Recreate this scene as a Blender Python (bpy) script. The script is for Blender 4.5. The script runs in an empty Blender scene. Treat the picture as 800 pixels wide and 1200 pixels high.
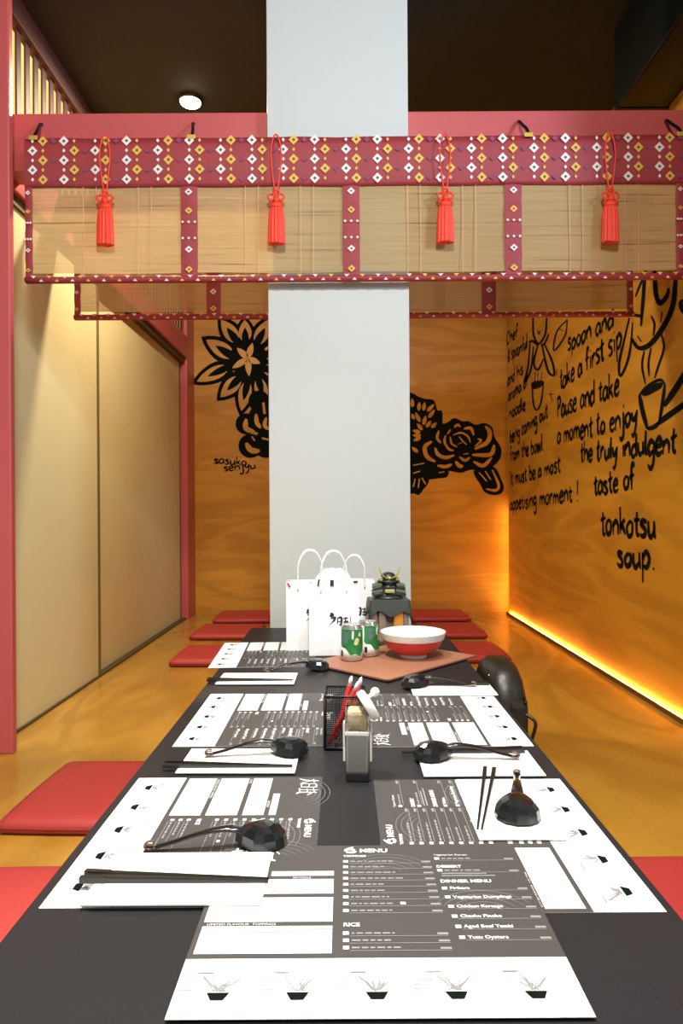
import bpy, bmesh, math, random
from mathutils import Vector, Matrix
random.seed(7)
PI = math.pi
S = bpy.context.scene
COL = S.collection

# ------------------------------------------------------------------ camera
FPX, VX, VY, ROLL = 800.0, 403.0, 600.0, math.radians(0.35)
CZ = 0.95                                   # eye height above the platform floor
cam_d = bpy.data.cameras.new('camera'); cam = bpy.data.objects.new('camera', cam_d); COL.objects.link(cam)
cam_d.sensor_fit = 'VERTICAL'; cam_d.sensor_height = 36.0; cam_d.lens = 36.0 * FPX / 1200.0
cam_d.shift_x = -3.0 / 1200.0
cam.location = (0, 0, CZ)
cam.rotation_euler = (Matrix.Rotation(PI/2, 4, 'X') @ Matrix.Rotation(-ROLL, 4, 'Z')).to_euler()
cam_d.clip_start = 0.05
S.camera = cam

# ------------------------------------------------------------------ world, lamps, exposure
S.view_settings.view_transform = 'Standard'; S.view_settings.look = 'None'
S.view_settings.gamma = 1.0; S.view_settings.use_curve_mapping = False
S.view_settings.exposure = 0.12
w = bpy.data.worlds.new('world'); S.world = w; w.use_nodes = True
w.node_tree.nodes['Background'].inputs[0].default_value = (1.0, 0.93, 0.84, 1)
w.node_tree.nodes['Background'].inputs[1].default_value = 0.30

def area(name, loc, target, size, power, color, spread=PI):
    l = bpy.data.lights.new(name, 'AREA'); l.shape = 'DISK'; l.size = size; l.energy = power; l.color = color; l.spread = spread
    o = bpy.data.objects.new(name, l); COL.objects.link(o); o.location = loc
    o.rotation_euler = (Vector(target) - Vector(loc)).to_track_quat('-Z', 'Y').to_euler()
    return o
CEIL = 3.2
# light from outside the picture: the ceiling downlights over the near end of the table, the aisle lamp and the shopfront window
for (x, y, p) in ((-0.5, 0.95, 30), (0.40, 1.30, 14)):
    area('table_downlight_offscreen', (x, y, CEIL-.05), (x, y, 0), .12, p, (1, .95, .88), 1.75)
area('aisle_ceiling_lamp_offscreen', (0.1, -0.5, CEIL-.06), (-1.0, 2.9, 1.3), .4, 74, (1, .95, .88), 2.4)
area('shopfront_window_right_offscreen', (3.3, -0.3, 2.7), (0.45, 2.75, 2.7), 1.0, 26, (.55, .72, 1.0), 1.2)

# ------------------------------------------------------------------ pixel helpers (a pixel gives a direction, the surface gives the distance)
def ray(px, py):
    dx, dy = px - VX, py - VY
    c, s = math.cos(ROLL), math.sin(ROLL)
    return Vector(((dx*c - dy*s)/FPX, 1.0, -(dx*s + dy*c)/FPX))
def onY(px, py, Y):
    r = ray(px, py); return Vector((0, 0, CZ)) + r*Y
def onX(px, py, X):
    r = ray(px, py); return Vector((0, 0, CZ)) + r*(X/r.x)
def onZ(px, py, Z):
    r = ray(px, py); return Vector((0, 0, CZ)) + r*((Z-CZ)/r.z)

# ------------------------------------------------------------------ materials
MATS = {}
def mat(name, col, rough=.5, metal=0, emit=None, spec=None, coat=0, trans=0, bump=0, bscale=200, alpha=1, var=0, vscale=8):
    if name in MATS: return MATS[name]
    m = bpy.data.materials.new(name); m.use_nodes = True; nt = m.node_tree; b = nt.nodes['Principled BSDF']
    b.inputs['Base Color'].default_value = (*col, 1); b.inputs['Roughness'].default_value = rough; b.inputs['Metallic'].default_value = metal
    if spec is not None: b.inputs['Specular IOR Level'].default_value = spec
    b.inputs['Coat Weight'].default_value = coat; b.inputs['Coat Roughness'].default_value = .12
    b.inputs['Transmission Weight'].default_value = trans; b.inputs['Alpha'].default_value = alpha
    if emit: b.inputs['Emission Color'].default_value = (*emit[:3], 1); b.inputs['Emission Strength'].default_value = emit[3]
    tc = nt.nodes.new('ShaderNodeTexCoord')
    nz = nt.nodes.new('ShaderNodeTexNoise'); nz.inputs['Scale'].default_value = vscale if var else bscale; nz.inputs['Detail'].default_value = 4
    nt.links.new(tc.outputs['Object'], nz.inputs['Vector'])
    if var:
        mx = nt.nodes.new('ShaderNodeMix'); mx.data_type = 'RGBA'
        mx.inputs['A'].default_value = (*[c*(1-var) for c in col], 1); mx.inputs['B'].default_value = (*[min(1, c*(1+var)) for c in col], 1)
        nt.links.new(nz.outputs['Fac'], mx.inputs['Factor']); nt.links.new(mx.outputs['Result'], b.inputs['Base Color'])
    if bump:
        n2 = nt.nodes.new('ShaderNodeTexNoise'); n2.inputs['Scale'].default_value = bscale; nt.links.new(tc.outputs['Object'], n2.inputs['Vector'])
        bp = nt.nodes.new('ShaderNodeBump'); bp.inputs['Strength'].default_value = bump; bp.inputs['Distance'].default_value = .002
        nt.links.new(n2.outputs['Fac'], bp.inputs['Height']); nt.links.new(bp.outputs['Normal'], b.inputs['Normal'])
    MATS[name] = m; return m

def wood(name, dark, light, rough, scale, coat=0, ringscale=1.0):
    """plywood: long wavy rotary-cut figure plus fine fibre; scale squeezes the pattern along the grain"""
    m = bpy.data.materials.new(name); m.use_nodes = True; nt = m.node_tree; b = nt.nodes['Principled BSDF']
    N = nt.nodes.new; L = nt.links.new
    tc = N('ShaderNodeTexCoord'); mp = N('ShaderNodeMapping'); mp.inputs['Scale'].default_value = scale
    L(tc.outputs['Object'], mp.inputs['Vector'])
    n1 = N('ShaderNodeTexNoise'); n1.inputs['Scale'].default_value = 1.1*ringscale; n1.inputs['Detail'].default_value = 3; n1.inputs['Distortion'].default_value = .9
    L(mp.outputs['Vector'], n1.inputs['Vector'])
    mu = N('ShaderNodeMath'); mu.operation = 'MULTIPLY'; mu.inputs[1].default_value = 34; L(n1.outputs['Fac'], mu.inputs[0])
    sn = N('ShaderNodeMath'); sn.operation = 'SINE'; L(mu.outputs[0], sn.inputs[0])
    n2 = N('ShaderNodeTexNoise'); n2.inputs['Scale'].default_value = 60; n2.inputs['Detail'].default_value = 5; L(mp.outputs['Vector'], n2.inputs['Vector'])
    n3 = N('ShaderNodeTexNoise'); n3.inputs['Scale'].default_value = 2.2; n3.inputs['Detail'].default_value = 3; L(tc.outputs['Object'], n3.inputs['Vector'])
    a = N('ShaderNodeMath'); a.operation = 'MULTIPLY_ADD'; a.inputs[1].default_value = .16; a.inputs[2].default_value = .16; L(sn.outputs[0], a.inputs[0])
    a2 = N('ShaderNodeMath'); a2.operation = 'MULTIPLY_ADD'; a2.inputs[1].default_value = .45; L(n2.outputs['Fac'], a2.inputs[0]); L(a.outputs[0], a2.inputs[2])
    a3 = N('ShaderNodeMath'); a3.operation = 'MULTIPLY_ADD'; a3.inputs[1].default_value = .55; L(n3.outputs['Fac'], a3.inputs[0]); L(a2.outputs[0], a3.inputs[2])
    cr = N('ShaderNodeValToRGB'); e = cr.color_ramp.elements
    e[0].position = .25; e[0].color = (*dark, 1); e[1].position = 1.0; e[1].color = (*light, 1); L(a3.outputs[0], cr.inputs[0])
    L(cr.outputs[0], b.inputs['Base Color']); b.inputs['Roughness'].default_value = rough; b.inputs['Coat Weight'].default_value = coat; b.inputs['Coat Roughness'].default_value = .15
    bp = N('ShaderNodeBump'); bp.inputs['Strength'].default_value = .12; bp.inputs['Distance'].default_value = .001; L(a2.outputs[0], bp.inputs['Height']); L(bp.outputs['Normal'], b.inputs['Normal'])
    MATS[name] = m; return m

WD, WL = (.40, .170, .010), (.66, .325, .030)
wood('ply_back', WD, WL, .45, (.35, 1, 2.6))
wood('ply_right', WD, WL, .42, (1, .35, 2.6))
wood('ply_floor', (.34, .155, .014), (.56, .29, .040), .26, (1.6, .5, 1), coat=.35)
mat('red_paint', (.50, .090, .085), .38, var=.06, vscale=3)
mat('red_dark', (.16, .035, .03), .5)
mat('lattice_dark', (.055, .014, .010), .6)
mat('pillar_white', (.51, .525, .48), .55, bump=.05, bscale=60)
mat('ceiling_black', (.012, .014, .004), .8, var=.25, vscale=2)
mat('door_cream', (.64, .56, .29), .6, var=.04, vscale=4)
mat('door_edge', (.16, .12, .04), .6)
mat('track', (.07, .05, .02), .6)
mat('duct_black', (.006, .010, .007), .35)
mat('lamp_white', (.8, .8, .75), .4)
mat('lamp_glow', (1, .9, .7), .5, emit=(1, .90, .70, 40))
mat('slat_gap_glow', (.9, .7, .35), .7, emit=(1, .55, .14, 1.25))
mat('led', (1, .6, .2), .5, emit=(1, .47, .09, 130))
mat('led_soft', (1, .6, .2), .5, emit=(1, .47, .09, 42))
mat('led_lip', (.14, .06, .012), .6)
mat('ink', (.005, .007, .006), .85, spec=.08)
mat('ink_faded', (.012, .010, .006), .85, spec=.08)
mat('table_black', (.014, .014, .016), .48, spec=.35, bump=.12, bscale=350, var=.1, vscale=20)
mat('cushion_red', (.45, .040, .034), .55, bump=.25, bscale=500, var=.07, vscale=9)
mat('cushion_seam', (.26, .025, .025), .6)
mat('paper_white', (.86, .86, .84), .65)
mat('paper_black', (.058, .055, .052), .52)
mat('paper_line', (.20, .20, .19), .6)
mat('print_grey', (.27, .27, .27), .6)
mat('print_white', (.80, .80, .78), .6)
mat('napkin', (.88, .87, .83), .75, bump=.15, bscale=300)
mat('spoon_black', (.008, .010, .011), .16, coat=.6)
mat('spoon_hook', (.20, .15, .12), .3, metal=.6)
mat('stick_black', (.014, .014, .012), .3)
mat('wire_black', (.012, .012, .013), .35, metal=.3)
mat('pen_red', (.72, .035, .03), .28)
mat('pen_tip', (.85, .80, .78), .3)
mat('jar_glass', (.95, .96, .94), .05, trans=1.0)
mat('jar_steel', (.42, .42, .39), .32, metal=.75)
mat('jar_base', (.02, .02, .02), .35)
mat('sesame', (.62, .47, .26), .8, bump=.6, bscale=220, var=.25, vscale=90)
mat('plastic_white', (.82, .80, .75), .3)
mat('bag_paper', (.87, .87, .87), .6, bump=.08, bscale=40)
mat('bag_tissue', (.80, .84, .95), .5)
mat('cord_white', (.83, .81, .75), .7)
mat('brush_ink', (.02, .02, .02), .6)
mat('red_mark', (.55, .03, .05), .5)
mat('can_white', (.72, .72, .68), .35)
mat('can_green', (.025, .20, .05), .35, var=.8, vscale=45)
mat('can_blue', (.10, .17, .16), .35)
mat('can_metal', (.6, .6, .58), .25, metal=.9)
mat('can_pale', (.62, .64, .30), .4)
mat('bowl_red', (.62, .030, .022), .22, coat=.4)
mat('bowl_white', (.84, .82, .76), .25, coat=.3)
mat('mat_brown', (.36, .155, .085), .55, bump=.6, bscale=160, var=.16, vscale=60)
mat('mat_edge', (.22, .09, .05), .6)
mat('armour', (.030, .040, .030), .35, metal=.35, var=.5, vscale=80)
mat('armour_lace', (.11, .13, .08), .6)
mat('armour_gold', (.58, .47, .16), .35, metal=.5)
mat('armour_face', (.05, .03, .025), .4)
mat('stand_cloth', (.050, .056, .050), .45)
mat('stand_wood', (.23, .17, .13), .6, var=.3, vscale=40)
mat('stand_orange', (.62, .26, .03), .5)
mat('leather', (.016, .014, .008), .38, bump=.2, bscale=150)
mat('brocade', (.30, .030, .035), .6, bump=.4, bscale=400, var=.12, vscale=14)
mat('brocade_deep', (.20, .018, .028), .6, bump=.4, bscale=400)
mat('thread_white', (.78, .66, .60), .7)
mat('thread_gold', (.72, .40, .06), .6)
mat('thread_purple', (.24, .04, .10), .7)
mat('thread_green', (.05, .09, .06), .7)
mat('tassel_red', (.80, .045, .012), .55, bump=.4, bscale=300)
mat('hook_black', (.01, .01, .008), .35, metal=.5)
mat('gold_tab', (.70, .48, .08), .35, metal=.4)

def reed_material():
    m = bpy.data.materials.new('reed'); m.use_nodes = True; nt = m.node_tree; b = nt.nodes['Principled BSDF']; N = nt.nodes.new; L = nt.links.new
    tc = N('ShaderNodeTexCoord')
    def wv(scale, direction, off=0):
        mp = N('ShaderNodeMapping'); L(tc.outputs['Object'], mp.inputs['Vector'])
        x = N('ShaderNodeTexWave'); x.bands_direction = direction; x.inputs['Scale'].default_value = scale; x.inputs['Distortion'].default_value = .6; x.inputs['Detail'].default_value = 1
        L(mp.outputs['Vector'], x.inputs['Vector']); return x
    fine = wv(75, 'Z')
    mp = N('ShaderNodeMapping'); mp.inputs['Scale'].default_value = (2.2, 1, 110); L(tc.outputs['Object'], mp.inputs['Vector'])
    st = N('ShaderNodeTexNoise'); st.inputs['Scale'].default_value = 1.0; st.inputs['Detail'].default_value = 2; L(mp.outputs['Vector'], st.inputs['Vector'])
    cr = N('ShaderNodeValToRGB'); e = cr.color_ramp.elements
    e[0].position = .27; e[0].color = (.33, .20, .07, 1); e[1].position = .38; e[1].color = (.64, .44, .19, 1)
    e2 = cr.color_ramp.elements.new(.7); e2.color = (.72, .51, .23, 1)
    L(st.outputs['Fac'], cr.inputs[0])
    mx = N('ShaderNodeMix'); mx.data_type = 'RGBA'; mx.blend_type = 'MULTIPLY'; mx.inputs['Factor'].default_value = .22
    L(cr.outputs[0], mx.inputs['A']); L(fine.outputs['Color'], mx.inputs['B'])
    L(mx.outputs['Result'], b.inputs['Base Color']); b.inputs['Roughness'].default_value = .6
    bp = N('ShaderNodeBump'); bp.inputs['Strength'].default_value = .4; bp.inputs['Distance'].default_value = .002; L(fine.outputs['Color'], bp.inputs['Height']); L(bp.outputs['Normal'], b.inputs['Normal'])
    tl = N('ShaderNodeBsdfTranslucent'); L(mx.outputs['Result'], tl.inputs['Color'])
    tp = N('ShaderNodeBsdfTransparent')
    m1 = N('ShaderNodeMixShader'); m1.inputs[0].default_value = .25; L(b.outputs[0], m1.inputs[1]); L(tl.outputs[0], m1.inputs[2])
    m2 = N('ShaderNodeMixShader'); m2.inputs[0].default_value = .20; L(m1.outputs[0], m2.inputs[1]); L(tp.outputs[0], m2.inputs[2])
    L(m2.outputs[0], nt.nodes['Material Output'].inputs['Surface']); MATS['reed'] = m
reed_material()
mat('reed_thread', (.70, .36, .20), .7)

# ------------------------------------------------------------------ mesh helpers
class MB:
    """collects vertices and faces of ONE mesh, several materials allowed"""
    def __init__(s): s.v, s.f, s.mi, s.mats, s.sm = [], [], [], [], []
    def m(s, name):
        if name not in s.mats: s.mats.append(name)
        return s.mats.index(name)
    def add(s, vs, fs, mn, smooth=False, T=None):
        o = len(s.v); k = s.m(mn)
        s.v += [tuple(T @ Vector(v)) if T is not None else tuple(v) for v in vs]
        for f in fs: s.f.append(tuple(i+o for i in f)); s.mi.append(k); s.sm.append(smooth)
        return s
    def box(s, lo, hi, mn, T=None):
        (x0, y0, z0), (x1, y1, z1) = lo, hi
        vs = [(x0,y0,z0),(x1,y0,z0),(x1,y1,z0),(x0,y1,z0),(x0,y0,z1),(x1,y0,z1),(x1,y1,z1),(x0,y1,z1)]
        return s.add(vs, [(0,3,2,1),(4,5,6,7),(0,1,5,4),(1,2,6,5),(2,3,7,6),(3,0,4,7)], mn, False, T)
    def cbox(s, lo, hi, mn, c=.004, T=None):
        """box with chamfered vertical and horizontal edges"""
        bm = bmesh.new(); bmesh.ops.create_cube(bm, size=1)
        for v in bm.verts: v.co = Vector([lo[i] + (v.co[i]+.5)*(hi[i]-lo[i]) for i in range(3)])
        bmesh.ops.bevel(bm, geom=bm.edges[:], offset=c, segments=2, profile=.6, affect='EDGES')
        bm.verts.index_update()
        s.add([v.co.copy() for v in bm.verts], [[v.index for v in f.verts] for f in bm.faces], mn, False, T); bm.free(); return s
    def quad(s, a, b, c, d, mn, T=None): return s.add([a, b, c, d], [(0,1,2,3)], mn, False, T)
    def lathe(s, prof, mn, n=32, T=None, smooth=True, sx=1, sy=1, caps=True):
        vs, fs = [], []
        for r, z in prof:
            for i in range(n): vs.append((sx*r*math.cos(2*PI*i/n), sy*r*math.sin(2*PI*i/n), z))
        for j in range(len(prof)-1):
            for i in range(n): fs.append((j*n+i, j*n+(i+1)%n, (j+1)*n+(i+1)%n, (j+1)*n+i))
        if caps and prof[0][0] > 1e-6: fs.append(tuple(range(n))[::-1])
        if caps and prof[-1][0] > 1e-6: fs.append(tuple((len(prof)-1)*n+i for i in range(n)))
        return s.add(vs, fs, mn, smooth, T)
    def tube(s, pts, r, mn, n=8, T=None, flat=1.0, closed=False):
        """r: radius or list; flat: thickness ratio in the frame's second axis"""
        pts = [Vector(p) for p in pts]; k = len(pts); rs = r if isinstance(r, (list, tuple)) else [r]*k
        vs, fs = [], []; up = None
        for i, p in enumerate(pts):
            t = (pts[(i+1) % k] - pts[i-1]) if closed else (pts[min(i+1, k-1)] - pts[max(i-1, 0)])
            t.normalize()
            if up is None:
                up = Vector((0, 0, 1)) if abs(t.z) < .9 else Vector((0, 1, 0))
            a = t.cross(up)
            if a.length < 1e-5: a = t.cross(Vector((1, 0, 0)))
            a.normalize(); b = a.cross(t).normalized(); up = b
            for j in range(n):
                q = 2*PI*j/n; vs.append(p + a*math.cos(q)*rs[i] + b*math.sin(q)*rs[i]*flat)
        kk = k if closed else k-1
        for i in range(kk):
            for j in range(n): fs.append((i*n+j, i*n+(j+1) % n, ((i+1) % k)*n+(j+1) % n, ((i+1) % k)*n+j))
        if not closed: fs += [tuple(range(n))[::-1], tuple((k-1)*n+j for j in range(n))]
        return s.add(vs, fs, mn, True, T)
    def ball(s, c, r, mn, T=None, nu=14, nv=9, sc=(1,1,1)):
        vs, fs = [], []
        for j in range(nv+1):
            a = PI*j/nv
            for i in range(nu): vs.append((c[0]+sc[0]*r*math.sin(a)*math.cos(2*PI*i/nu), c[1]+sc[1]*r*math.sin(a)*math.sin(2*PI*i/nu), c[2]+sc[2]*r*math.cos(a)))
        for j in range(nv):
            for i in range(nu): fs.append((j*nu+i, (j+1)*nu+i, (j+1)*nu+(i+1)%nu, j*nu+(i+1)%nu))
        return s.add(vs, fs, mn, True, T)
    def mesh(s, name):
        me = bpy.data.meshes.new(name); me.from_pydata(s.v, [], s.f)
        for n in s.mats: me.materials.append(MATS[n])
        me.polygons.foreach_set('material_index', s.mi); me.polygons.foreach_set('use_smooth', s.sm)
        bm = bmesh.new(); bm.from_mesh(me); bmesh.ops.remove_doubles(bm, verts=bm.verts, dist=1e-6); bm.to_mesh(me); bm.free()
        me.update(); return me
    def obj(s, name, parent=None, loc=None, rot=None):
        o = bpy.data.objects.new(name, s.mesh(name)); COL.objects.link(o)
        if parent: o.parent = parent
        if loc is not None: o.location = loc
        if rot is not None: o.rotation_euler = rot
        return o
def tag(o, label, cat, group=None):
    o['label'] = label; o['category'] = cat
    if group: o['group'] = group
    return o
def struct(o): o['kind'] = 'structure'; return o
def empty(name, loc=(0,0,0), rz=0, label=None, cat=None, group=None, rot=None):
    o = bpy.data.objects.new(name, None); COL.objects.link(o); o.location = loc; o.rotation_euler = rot or (0, 0, rz); o.empty_display_size = .05
    if label: tag(o, label, cat, group)
    return o
def copy_tree(o, parent=None):
    c = o.copy(); COL.objects.link(c); c.parent = parent
    for ch in list(o.children): copy_tree(ch, c)
    return c
def catmull(pts, per=5):
    if len(pts) < 3: return [Vector(p) for p in pts]
    P = [Vector(p) for p in pts]; P = [2*P[0]-P[1]] + P + [2*P[-1]-P[-2]]; out = []
    for i in range(1, len(P)-2):
        for j in range(per):
            t = j/per; a, b, c, d = P[i-1:i+3]
            out.append(.5*((2*b) + (c-a)*t + (2*a-5*b+4*c-d)*t*t + (3*b-a-3*c+d)*t**3))
    out.append(P[-2]); return out
def ribbon(mb, pts, wd, mn, fn, taper=(.6, .6), per=5, smooth=True):
    """flat stroke: 2D points, width, fn maps 2D to 3D"""
    P = catmull(pts, per) if smooth else [Vector(p) for p in pts]
    n = len(P); vs = []
    for i, p in enumerate(P):
        t = P[min(i+1, n-1)] - P[max(i-1, 0)]
        if t.length < 1e-9: t = Vector((1, 0))
        t.normalize(); nr = Vector((-t.y, t.x)); u = i/max(1, n-1)
        k = wd*.5*(taper[0] + (1-taper[0])*min(1, u/.25)) * (taper[1] + (1-taper[1])*min(1, (1-u)/.25))
        vs += [fn(*(p+nr*k)), fn(*(p-nr*k))]
    mb.add(vs, [(2*i, 2*i+1, 2*i+3, 2*i+2) for i in range(n-1)], mn)
def poly(mb, pts, mn, fn, smooth=True, per=4):
    """filled star-shaped outline"""
    if smooth:
        P = [Vector(p) for p in pts]; n = len(P); out = []
        for i in range(n):
            a, b, c, d = P[i-1], P[i], P[(i+1) % n], P[(i+2) % n]
            for j in range(per):
                t = j/per; out.append(.5*((2*b) + (c-a)*t + (2*a-5*b+4*c-d)*t*t + (3*b-a-3*c+d)*t**3))
        P = out
    else: P = [Vector(p) for p in pts]
    c = sum(P, Vector((0, 0)))/len(P)
    n = len(P); mb.add([fn(*c)] + [fn(*p) for p in P], [(0, 1+i, 1+(i+1) % n) for i in range(n)], mn)
def almond(mb, base, tip, wd, mn, fn, n=9):
    b, t = Vector(base), Vector(tip); d = t-b; nr = Vector((-d.y, d.x)).normalized(); L, R = [], []
    for i in range(n):
        u = i/(n-1); k = wd*.5*math.sin(PI*u**.8)**.8 if 0 < u < 1 else 0
        L.append(b+d*u+nr*k); R.append(b+d*u-nr*k)
    vs = [fn(*p) for p in L] + [fn(*p) for p in R]
    mb.add(vs, [(i, i+1, n+i+1, n+i) for i in range(n-1)], mn)
def disc(mb, c, rx, ry, mn, fn, n=20): 
    mb.add([fn(*c)] + [fn(c[0]+rx*math.cos(2*PI*i/n), c[1]+ry*math.sin(2*PI*i/n)) for i in range(n)], [(0, 1+i, 1+(i+1) % n) for i in range(n)], mn)

# one-stroke handwriting: x-height 1, ascender 1.9, descender -.9
G = {
'a': (1.0, [[(.8,.85),(.45,1),(.1,.6),(.15,.1),(.5,.05),(.8,.5)], [(.82,1),(.8,.4),(.95,0)]]),
'b': (1.0, [[(.15,1.9),(.12,.9),(.12,0)], [(.12,.6),(.5,1),(.85,.6),(.6,.05),(.12,.05)]]),
'c': (.9, [[(.8,.85),(.45,1),(.1,.5),(.35,0),(.8,.15)]]),
'd': (1.0, [[(.8,.8),(.4,.95),(.1,.5),(.35,0),(.8,.3)], [(.85,1.9),(.82,.8),(.9,0)]]),
'e': (.95, [[(.12,.5),(.8,.65),(.55,1.05),(.15,.7),(.2,.1),(.6,-.02),(.88,.2)]]),
'f': (.75, [[(.75,1.75),(.45,1.9),(.3,1.4),(.3,0)], [(.02,.95),(.7,1.05)]]),
'g': (1.0, [[(.8,.85),(.45,1),(.1,.6),(.3,.1),(.78,.4)], [(.82,1),(.8,-.5),(.45,-.9),(.1,-.6)]]),
'h': (1.0, [[(.15,1.9),(.14,0)], [(.15,.6),(.5,1),(.8,.75),(.82,0)]]),
'i': (.45, [[(.2,1),(.22,0)], [(.2,1.4),(.24,1.5)]]),
'j': (.6, [[(.4,1),(.4,-.5),(.1,-.9),(-.15,-.6)], [(.4,1.4),(.44,1.5)]]),
'k': (.95, [[(.15,1.9),(.14,0)], [(.75,1.05),(.2,.5),(.5,.45),(.85,0)]]),
'l': (.45, [[(.2,1.9),(.2,.4),(.35,0)]]),
'm': (1.45, [[(.12,1),(.12,0)], [(.12,.6),(.4,1),(.65,.7),(.65,0)], [(.65,.6),(.95,1),(1.2,.7),(1.25,0)]]),
'n': (1.0, [[(.12,1),(.12,0)], [(.12,.6),(.5,1),(.8,.7),(.85,0)]]),
'o': (1.0, [[(.5,1),(.12,.6),(.3,.02),(.75,.2),(.8,.8),(.45,1)]]),
'p': (1.0, [[(.15,1),(.14,-.9)], [(.14,.6),(.5,1.02),(.85,.6),(.55,.05),(.15,.12)]]),
'r': (.8, [[(.15,1),(.15,0)], [(.15,.55),(.4,.95),(.75,.95)]]),
's': (.85, [[(.75,.9),(.35,1),(.15,.75),(.6,.4),(.65,.1),(.3,-.05),(.05,.1)]]),
't': (.75, [[(.38,1.6),(.33,.4),(.45,.02),(.7,.1)], [(.02,1.0),(.75,1.12)]]),
'u': (1.0, [[(.12,1),(.15,.3),(.4,0),(.75,.4)], [(.8,1),(.8,.3),(.92,0)]]),
'v': (.9, [[(.08,1),(.42,0),(.8,1.05)]]),
'w': (1.3, [[(.08,1),(.3,0),(.62,.8),(.9,0),(1.2,1.05)]]),
'y': (.95, [[(.1,1),(.2,.45),(.5,.35),(.8,.9)], [(.85,1),(.7,-.2),(.4,-.85),(.1,-.7)]]),
'z': (.9, [[(.1,.95),(.75,1),(.15,.05),(.85,0)]]),
'P': (1.0, [[(.15,1.9),(.14,0)], [(.1,1.8),(.6,1.9),(.85,1.4),(.5,.95),(.15,.9)]]),
'I': (.5, [[(.2,1.8),(.2,0)]]),
'C': (1.0, [[(.85,1.6),(.5,1.85),(.1,1),(.4,0),(.9,.25)]]),
'!': (.6, [[(.3,1.9),(.26,.55)], [(.24,.1),(.27,0)]]),
'.': (.6, [[(.25,.08),(.3,0)]]),
'&': (1.0, [[(.9,0),(.3,1.2),(.5,1.7),(.7,1.3),(.15,.5),(.4,0),(.9,.6)]]),
' ': (.7, []),
}
def write(mb, text, A, B, xh, sw, mn, fn, jit=.05):
    """text in a plane: from A to B (2D, in-plane), x-height xh, stroke width sw"""
    A, B = Vector(A), Vector(B); d = (B-A); n = Vector((-d.y, d.x)).normalized()
    if n.y < 0: n = -n
    tot = sum(G[c][0] for c in text); cur = 0; d = d/tot
    for c in text:
        wv, st = G[c]; jy = random.uniform(-jit, jit)*1.4; sc = random.uniform(.92, 1.1)
        for pl in st:
            pts = [A + d*(cur+x) + n*xh*(y*sc+jy) + Vector((random.uniform(-1,1), random.uniform(-1,1)))*xh*jit for x, y in pl]
            ribbon(mb, pts, sw*random.uniform(.85, 1.15), mn, fn, taper=(.75, .5), per=4)
        cur += wv

# ================================================================== THE ROOM
XL, XR, YB = -1.43, 1.52, 6.42
o = MB().box((-1.6, .1, -.12), (1.75, YB+.1, 0), 'ply_floor').obj('floor'); struct(o)
o = MB().box((-1.75, YB, 0), (1.75, YB+.08, CEIL), 'ply_back').obj('wall_back'); struct(o); wall_back = o
o = MB().box((XR, 2.3, 0), (XR+.06, YB-.11, CEIL), 'ply_right').obj('wall_right'); struct(o); wall_right = o
o = MB().box((XR+.06, 2.3, 0), (XR+.12, YB, CEIL), 'ply_right').obj('wall_right_backing'); struct(o)
o = MB().box((-3.2, -1.6, CEIL), (3.2, YB+.1, CEIL+.05), 'ceiling_black').obj('ceiling'); struct(o)
# left side: outer wall, sliding doors in their track, header, lattice transom
o = MB().box((XL-.30, 2.7, 0), (XL-.22, YB, CEIL), 'red_dark').obj('wall_left'); struct(o)
HB, HT = 2.335, 2.53
o = MB().cbox((XL-.10, 2.86, HB), (XL+.035, 6.12, HT), 'red_paint', .006).obj('trim_1'); struct(o)      # red header over the doors
MB().box((XL-.07, 2.87, HB-.045), (XL+.012, 6.11, HB+.002), 'track').obj('door_track', o)
o = MB().box((XL-.08, 2.88, 0), (XL+.012, 6.11, .012), 'track').obj('trim_2'); struct(o)                   # floor track
for i, (y0, y1, dx) in enumerate(((2.90, 3.99, 0), (3.94, 6.10, -.032))):
    d = MB().box((XL-.022+dx, y0, .012), (XL+dx, y1, HB-.03), 'door_cream').obj('door_%d' % (i+1)); struct(d)
    MB().box((XL-.024+dx, y1-.03, .012), (XL+.003+dx, y1+.004, HB-.03), 'door_edge').obj('door_stile', d)
lat = empty('trim_3', (XL, 2.9, HT)); struct(lat)
MB().cbox((-.05, 0, .56), (.03, 3.4, .67), 'lattice_dark', .004).obj('top_rail', lat)
MB().box((-.030, 0, 0), (-.022, 3.4, .57), 'slat_gap_glow').obj('glow_sheet', lat)  # emissive sheet added behind the slats to make the bright bars between them
sl = MB().cbox((-.010, -.022, 0), (.0, .022, .57), 'lattice_dark', .002).mesh('slat')
for i in range(38):
    s_ = bpy.data.objects.new('slat', sl); COL.objects.link(s_); s_.parent = lat; s_.location = (0, .045 + .0862*i, 0)
# posts
o = MB().cbox((-1.62, 2.70, 0), (-1.315, 2.735, CEIL), 'red_paint', .006).obj('post'); tag(o, 'thick red painted post at the front end of the cream sliding doors', 'post')
o = MB().cbox((-1.53, 6.12, 0), (-1.40, YB, CEIL), 'red_paint', .005).obj('post'); tag(o, 'slim dark red corner post between the sliding doors and the plywood wall', 'post')
o = MB().cbox((1.36, 2.25, 0), (1.66, 2.52, CEIL), 'red_paint', .006).obj('post'); tag(o, 'unseen red painted post added to shade the blind end by the lettered wall', 'post')  # out-of-view post, added to shade the right end of beam and blind
# cross beams
BY = 2.83
o = MB().cbox((-1.62, BY, 2.37), (1.60, BY+.12, 2.610), 'red_paint', .006).obj('cross_beam'); tag(o, 'red painted beam that carries the front bamboo blind on hooks', 'beam')
o = MB().cbox((-1.42, 3.36, 2.37), (1.52, 3.46, 2.52), 'red_paint', .006).obj('cross_beam'); tag(o, 'red painted beam behind the white pillar carrying the rear blind', 'beam')
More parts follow.
